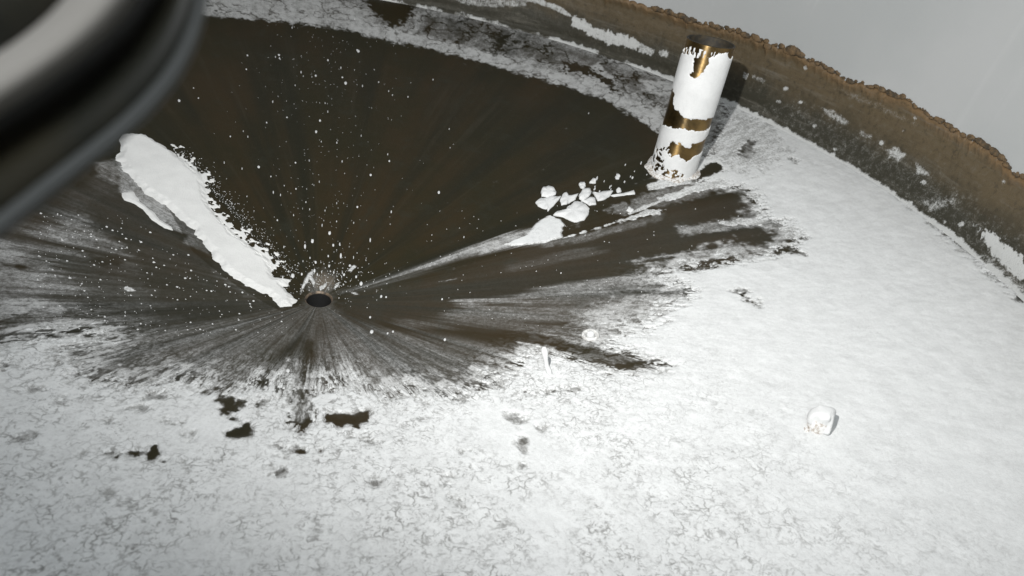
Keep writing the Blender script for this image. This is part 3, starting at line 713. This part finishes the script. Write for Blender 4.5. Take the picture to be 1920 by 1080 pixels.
blob('powder_heap', frame_on_floor(1512, 808), 8*u1, 7*u1, 6*u1, M_dirty, st_, 8, 0.3)
blob('powder_heap', frame_on_floor(1545, 812), 12*u1, 8*u1, 5*u1, M_dirty, st_, 12, 0.3)

# ------------------------------------------------------------------ flakes
def zc(pts): return [(x/6.75+960, y/6.75+320) for x, y in pts]
flakes = [
 ('flat white flake, back half of the leftmost pair of flakes', [(360, 275), (385, 245), (455, 222), (520, 255), (550, 295), (545, 330), (450, 348), (365, 345)], .010, .5),
 ('pointed white flake with a sharp lower corner at the left end of the flake row', [(298, 408), (365, 345), (450, 348), (545, 332), (620, 325), (590, 375), (450, 522), (440, 492), (380, 480), (325, 450)], .006, 1.),
 ('white flake with a peaked top, second from the left in the row', [(605, 370), (655, 280), (685, 285), (715, 318), (840, 300), (800, 370), (700, 425), (628, 442)], .006, 1.),
 ('upper white flake resting on two others in the middle of the row', [(840, 340), (885, 265), (975, 260), (998, 300), (975, 345), (900, 390), (842, 378)], .010, .5),
 ('stubby white flake at the right of the middle cluster', [(870, 385), (985, 345), (1055, 352), (1062, 430), (980, 446), (930, 410)], .006, 1.),
 ('largest rounded white flake below the middle cluster', [(735, 445), (790, 405), (880, 402), (925, 440), (980, 490), (968, 560), (915, 630), (790, 658), (700, 620), (640, 590), (520, 570), (560, 525), (690, 505), (690, 470)], .009, 1.),
 ('wide white wedge flake right of the middle cluster', [(1010, 272), (1060, 292), (1160, 262), (1280, 265), (1240, 325), (1170, 372), (1085, 388), (1060, 345)], .006, 1.),
 ('slim white sliver flake at the right end of the row', [(1240, 320), (1370, 292), (1540, 250), (1562, 300), (1450, 310), (1290, 335)], .004, 1.),
 ('small egg shaped white crumb just above the flakes', [(840, 180), (865, 150), (910, 160), (930, 200), (910, 235), (870, 225)], .008, .5),
 ('small triangular white crumb above and right of the egg shaped one', [(975, 160), (1020, 100), (1062, 125), (1055, 165), (1010, 165)], .008, .5),
 ('small rounded white crumb between the flakes and the pipe', [(1300, 85), (1335, 50), (1370, 75), (1350, 112), (1310, 108)], .007, .5),
 ('tiny white crumb lying on the right sliver flake', [(1315, 250), (1345, 232), (1378, 245), (1375, 280), (1330, 282)], .009, .5),
 ('small white crumb at the head of the thin white line near the pipe', [(1450, 510), (1475, 468), (1520, 480), (1535, 515), (1500, 535)], .007, .5)]
for i, (lab, pts, thk, inset) in enumerate(flakes):
    P = [at(*q) for q in zc(pts)]
    # refine outline
    Q = []
    for a_ in range(len(P)):
        b_ = (a_+1) % len(P)
        for t_ in (0, .25, .5, .75):
            p_ = P[a_]*(1-t_)+P[b_]*t_; Q.append(p_+np.array([rs.randn(), rs.randn(), 0])*0.0006)
    Q = np.array(Q); c_ = Q.mean(0); v = []; f = []; n = len(Q)
    low = 0.004 if inset < 1 and i in (0, 3) else -0.001
    for (sc_, h) in ((1.0, low), (1.0, low+thk*.4), (0.95, low+thk*.7), (0.5, low+thk*.72)):
        for k, q in enumerate(Q):
            w = c_+(q-c_)*sc_; v.append((w[0], w[1], floor_z(w[0], w[1])+h+0.0015*math.sin(k*.7+i)))
    v.append((c_[0], c_[1], floor_z(c_[0], c_[1])+low+thk*.74))
    for l in range(3):
        for k in range(n): f.append((l*n+k, l*n+(k+1) % n, (l+1)*n+(k+1) % n, (l+1)*n+k))
    for k in range(n): f.append((3*n+k, 3*n+(k+1) % n, 4*n))
    o = link('white_flake' if i < 8 else 'white_crumb', pydata('flake', v, f), M_flake)
    tag(o, lab, 'flake' if i < 8 else 'crumb', 'white flakes left of the brass pipe')

# ------------------------------------------------------------------ loose specks
def speck_mesh(seed):
    r_ = np.random.RandomState(seed); v = []; f = []; nu, nv = 9, 5
    for i in range(nv+1):
        p_ = math.pi*i/nv
        for k in range(nu):
            t_ = 2*math.pi*k/nu; j = 0.8+0.4*r_.rand()
            v.append((j*math.sin(p_)*math.cos(t_), j*math.sin(p_)*math.sin(t_), 0.6*math.cos(p_)))
    for i in range(nv):
        for k in range(nu): f.append((i*nu+k, (i+1)*nu+k, (i+1)*nu+(k+1) % nu, i*nu+(k+1) % nu))
    me = pydata('speck', v, f); me.materials.append(M_flake); return me
SPM = [speck_mesh(i) for i in range(5)]
big = [(336, 189, 3.6), (523, 103, 3), (648, 156, 4.5), (672, 96, 4), (665, 36, 2.5), (823, 361, 3.6), (485, 313, 3.4), (592, 142, 3), (600, 226, 3), (593, 247, 3.4), (432, 256, 2), (695, 328, 3),
       (730, 302, 2.6), (618, 437, 4), (586, 452, 4.5), (625, 460, 3), (670, 388, 2.6), (617, 499, 3), (549, 517, 5), (566, 514, 2.8), (592, 492, 3), (656, 498, 3), (677, 532, 5), (645, 515, 3),
       (668, 519, 3), (715, 556, 3.4), (724, 557, 2.6), (694, 595, 3.4), (697, 622, 5.5), (727, 625, 3), (737, 622, 3), (540, 695, 5.5), (834, 637, 4), (829, 561, 2.6), (1052, 512, 2), (615, 113, 2.6),
       (554, 305, 2.2), (520, 413, 2.2), (555, 354, 2), (508, 331, 1.8), (500, 230, 2), (538, 220, 2), (372, 184, 2), (363, 165, 1.6), (462, 130, 2.2), (464, 104, 2.4), (670, 94, 3), (710, 154, 2), (642, 145, 2.4)]
SPECIAL = {(336, 189): 'lone large white speck on the dark floor nearest the lamp housing',
 (648, 156): 'largest white speck in the upper part of the speck column', (672, 96): 'irregular white speck at the upper right of the speck column, under the pale shelf',
 (823, 361): 'lone white speck on the dark floor midway between drain and flakes', (485, 313): 'bright white speck right of the head of the sludge stream',
 (523, 103): 'bright speck highest and leftmost in the speck column', (618, 437): 'round white speck right of two close above the drain', (586, 452): 'tall white speck just above and left of the drain',
 (549, 517): 'large round white blob between the sludge tip and the drain', (677, 532): 'large white blob right of the drain, at the start of the pale ray',
 (697, 622): 'flat oblong white speck lying alone below and right of the drain', (540, 695): 'flat oval white speck at the powder edge below the sludge tip',
 (834, 637): 'pale smeared speck far to the right below the drain'}
sp = [(x, y, s, 1.0) for x, y, s in big]
while len(sp) < 190:
    u = rs.rand()
    if u < .62:   x = 600+rs.randn()*62+10*math.sin(len(sp)); y = 20+rs.rand()*500; s = 0.6+rs.rand()**2.5*1.3
    elif u < .75: x = 1110+rs.rand()*150; y = 385-(x-1090)*0.42+rs.randn()*10-20; s = 1.2+rs.rand()*1.4
    elif u < .85: x = 610+rs.randn()*50; y = 500+rs.randn()*26; s = 1.2+rs.rand()*1.6
    else:         x = 400+rs.rand()*750; y = 100+rs.rand()*350; s = .8+rs.rand()*.7
    if y < 45+(max(x, 640)-640)*0.33 or math.hypot(*at(x, y)[:2]) < HOLE+0.012: continue
    if math.hypot(*at(x, y)[:2]) > 1.3: continue
    sp.append((x, y, s, 1.3+rs.rand()*1.6))
for i, (x, y, s, el_) in enumerate(sp):
    F = frame_on_floor(x, y, 0.0003); u1 = 1/ppm(F.translation)
    o = bpy.data.objects.new('white_speck', SPM[i % 5]); COL.objects.link(o)
    big_ = s > 3.2
    # streaked specks lie along the line of sight down the slope
    dirv = Vector(F.translation)-Vector(CAM); yaw_w = math.atan2(dirv.y, dirv.x)
    xw = F.to_3x3() @ Vector((1, 0, 0)); a0 = math.atan2(xw.y, xw.x)
    o.matrix_world = F @ Matrix.Rotation(yaw_w-a0, 4, 'Z') @ Matrix.Diagonal((s*u1*el_*1.25, s*u1*.62, s*u1*.5, 1))
    if i < len(big) and (x, y) in SPECIAL: lab, grp = SPECIAL[(x, y)], 'larger white specks'
    elif math.hypot(x-605, (y-515)*1.6) < 105: lab, grp = 'tiny white speck beside the drain hole, among others splashed round its back edge', 'specks round the drain'
    elif y > 535: lab, grp = 'small white speck on the streaked floor right of the drain, below the long pale ray', 'specks below the pale ray'
    elif x > 1080: lab, grp = 'small white speck in the loose trail just left of the brass pipe foot', 'specks by the pipe foot'
    elif 430 < x < 780: lab, grp = 'small white speck in the column of specks on the dark floor above the drain', 'specks in the column above the drain'
    elif x <= 430: lab, grp = 'small white speck on the dark floor between the lamp housing and the speck column', 'specks beside the lamp housing'
    else: lab, grp = 'faint white speck on the open dark floor between the speck column and the flakes', 'specks on the open dark floor'
    tag(o, lab, 'speck', grp)
# uncountable fine spatter on the left fan and round the drain
v_, f_ = [], []
def tiny(x, y, s):
    p = at(x, y)
    if math.hypot(p[0], p[1]) < HOLE+0.008: return
    p = p; q = s/ppm(p); n0 = len(v_)
    a = rs.rand()*6
    for k in range(5): v_.append((p[0]+q*math.cos(a+k*1.257)*(.7+.6*rs.rand())*1.3, p[1]+q*math.sin(a+k*1.257)*(.7+.6*rs.rand())*1.3, floor_z(p[0], p[1])-0.0008))
    v_.append((p[0], p[1], floor_z(p[0], p[1])+q*.8+.0006))
    for k in range(5): f_.append((n0+k, n0+(k+1) % 5, n0+5))
for k in range(560):
    x = rs.rand()*480+70; y = 400+rs.rand()*230
    if y < 350+(x-150)*0.62: continue
    tiny(x, y, 0.7+rs.rand()**3*1.6)
for k in range(480):
    t_ = rs.rand(); x = 330+t_*220; y = 290+t_*235; o_ = abs(rs.randn())*15; tiny(x+o_*.9, y-o_*.5, 0.4+rs.rand()*.55)
for k in range(260): tiny(610+rs.randn()*60, 520+rs.randn()*24, 0.5+rs.rand()*.7)
for k in range(260): tiny(610+rs.randn()*75, 40+rs.rand()*440, 0.4+rs.rand()*.35)
for k in range(150): tiny(800+rs.rand()*600, 380+rs.rand()*240, 0.45+rs.rand()*.7)
tag(link('powder_spatter', pydata('powder_spatter', v_, f_, False), M_flake), 'fine spatter of white powder grains on the dark floor round the drain', 'spatter', kind='stuff')

# ------------------------------------------------------------------ out-of-focus lamp housing in the corner
hs_ = tag(empty('lamp_housing', tuple(pxat(0, 0, 0.2))), 'blurred round dark lamp housing with grey rim and pale band, top left corner', 'lamp housing')
def resamp(pts, n=70):
    p = np.array(pts, float); d = np.r_[0, np.cumsum(np.hypot(*np.diff(p, axis=0).T))]; t = np.linspace(0, d[-1], n)
    q = np.stack([np.interp(t, d, p[:, 0]), np.interp(t, d, p[:, 1])], -1)
    for _ in range(14): q[1:-1] = (q[:-2]+2*q[1:-1]+q[2:])/4
    return q
C0 = resamp([(400, -140), (390, -60), (384, 0), (374, 50), (350, 110), (318, 160), (278, 206), (228, 252), (165, 302), (100, 352), (50, 393), (0, 432), (-90, 500), (-200, 580)])
CL = resamp([(340, -140), (300, -60), (262, 0), (240, 30), (205, 68), (170, 100), (130, 130), (90, 160), (45, 190), (0, 217), (-60, 255), (-130, 300), (-200, 345), (-290, 400)])
CU = resamp([(240, -160), (190, -80), (130, 0), (110, 25), (85, 47), (60, 68), (40, 82), (20, 95), (0, 108), (-40, 130), (-80, 155), (-140, 190), (-220, 240), (-320, 300)])
CE = resamp([(60, -240), (20, -180), (-20, -130), (-60, -90), (-100, -60), (-140, -30), (-180, 0), (-220, 40), (-300, 80), (-400, 140)])
def mixc(k):   # 0 = outer edge, 1 = pale band's lower edge, 2 = its upper edge, 3 = far inside
    cs_ = [C0, CL, CU, CE]; i = min(int(math.floor(k)), 2); i = max(i, 0); t = k-i
    return cs_[i]*(1-t)+cs_[i+1]*t
def loft(name, sec, mat, closed):
    v = []; f = []; n = 70; m = len(sec)
    for (k, d_) in sec:
        c = mixc(k)
        for j in range(n): v.append(pxat(c[j, 0], c[j, 1], d_))
    for i in range(m if closed else m-1):
        for j in range(n-1): f.append((i*n+j, i*n+j+1, ((i+1) % m)*n+j+1, ((i+1) % m)*n+j))
    if closed: f.append(tuple(i*n for i in range(m))); f.append(tuple(i*n+n-1 for i in range(m))[::-1])
    return link(name, pydata(name, v, f), mat, hs_)
def oval(k0, k1, d_, dd, n=16, p=1.0):
    return [((k0+k1)/2-(k1-k0)/2*math.cos(2*math.pi*i/n), d_-dd*math.sin(2*math.pi*i/n)) for i in range(n)]
loft('rim', oval(-0.07, 0.15, 0.205, 0.006), M_rimm, True)
loft('flank', [(0.04, 0.212), (0.3, 0.208), (0.55, 0.211), (0.8, 0.219), (1.02, 0.226), (1.02, 0.232), (0.04, 0.228)], M_house, True)
loft('pale_band', oval(1.0, 2.05, 0.212, 0.016), M_band, True)
loft('inner_cap', [(1.9, 0.222), (2.2, 0.214), (3.0, 0.214), (3.0, 0.235), (1.9, 0.235)], M_house, True)
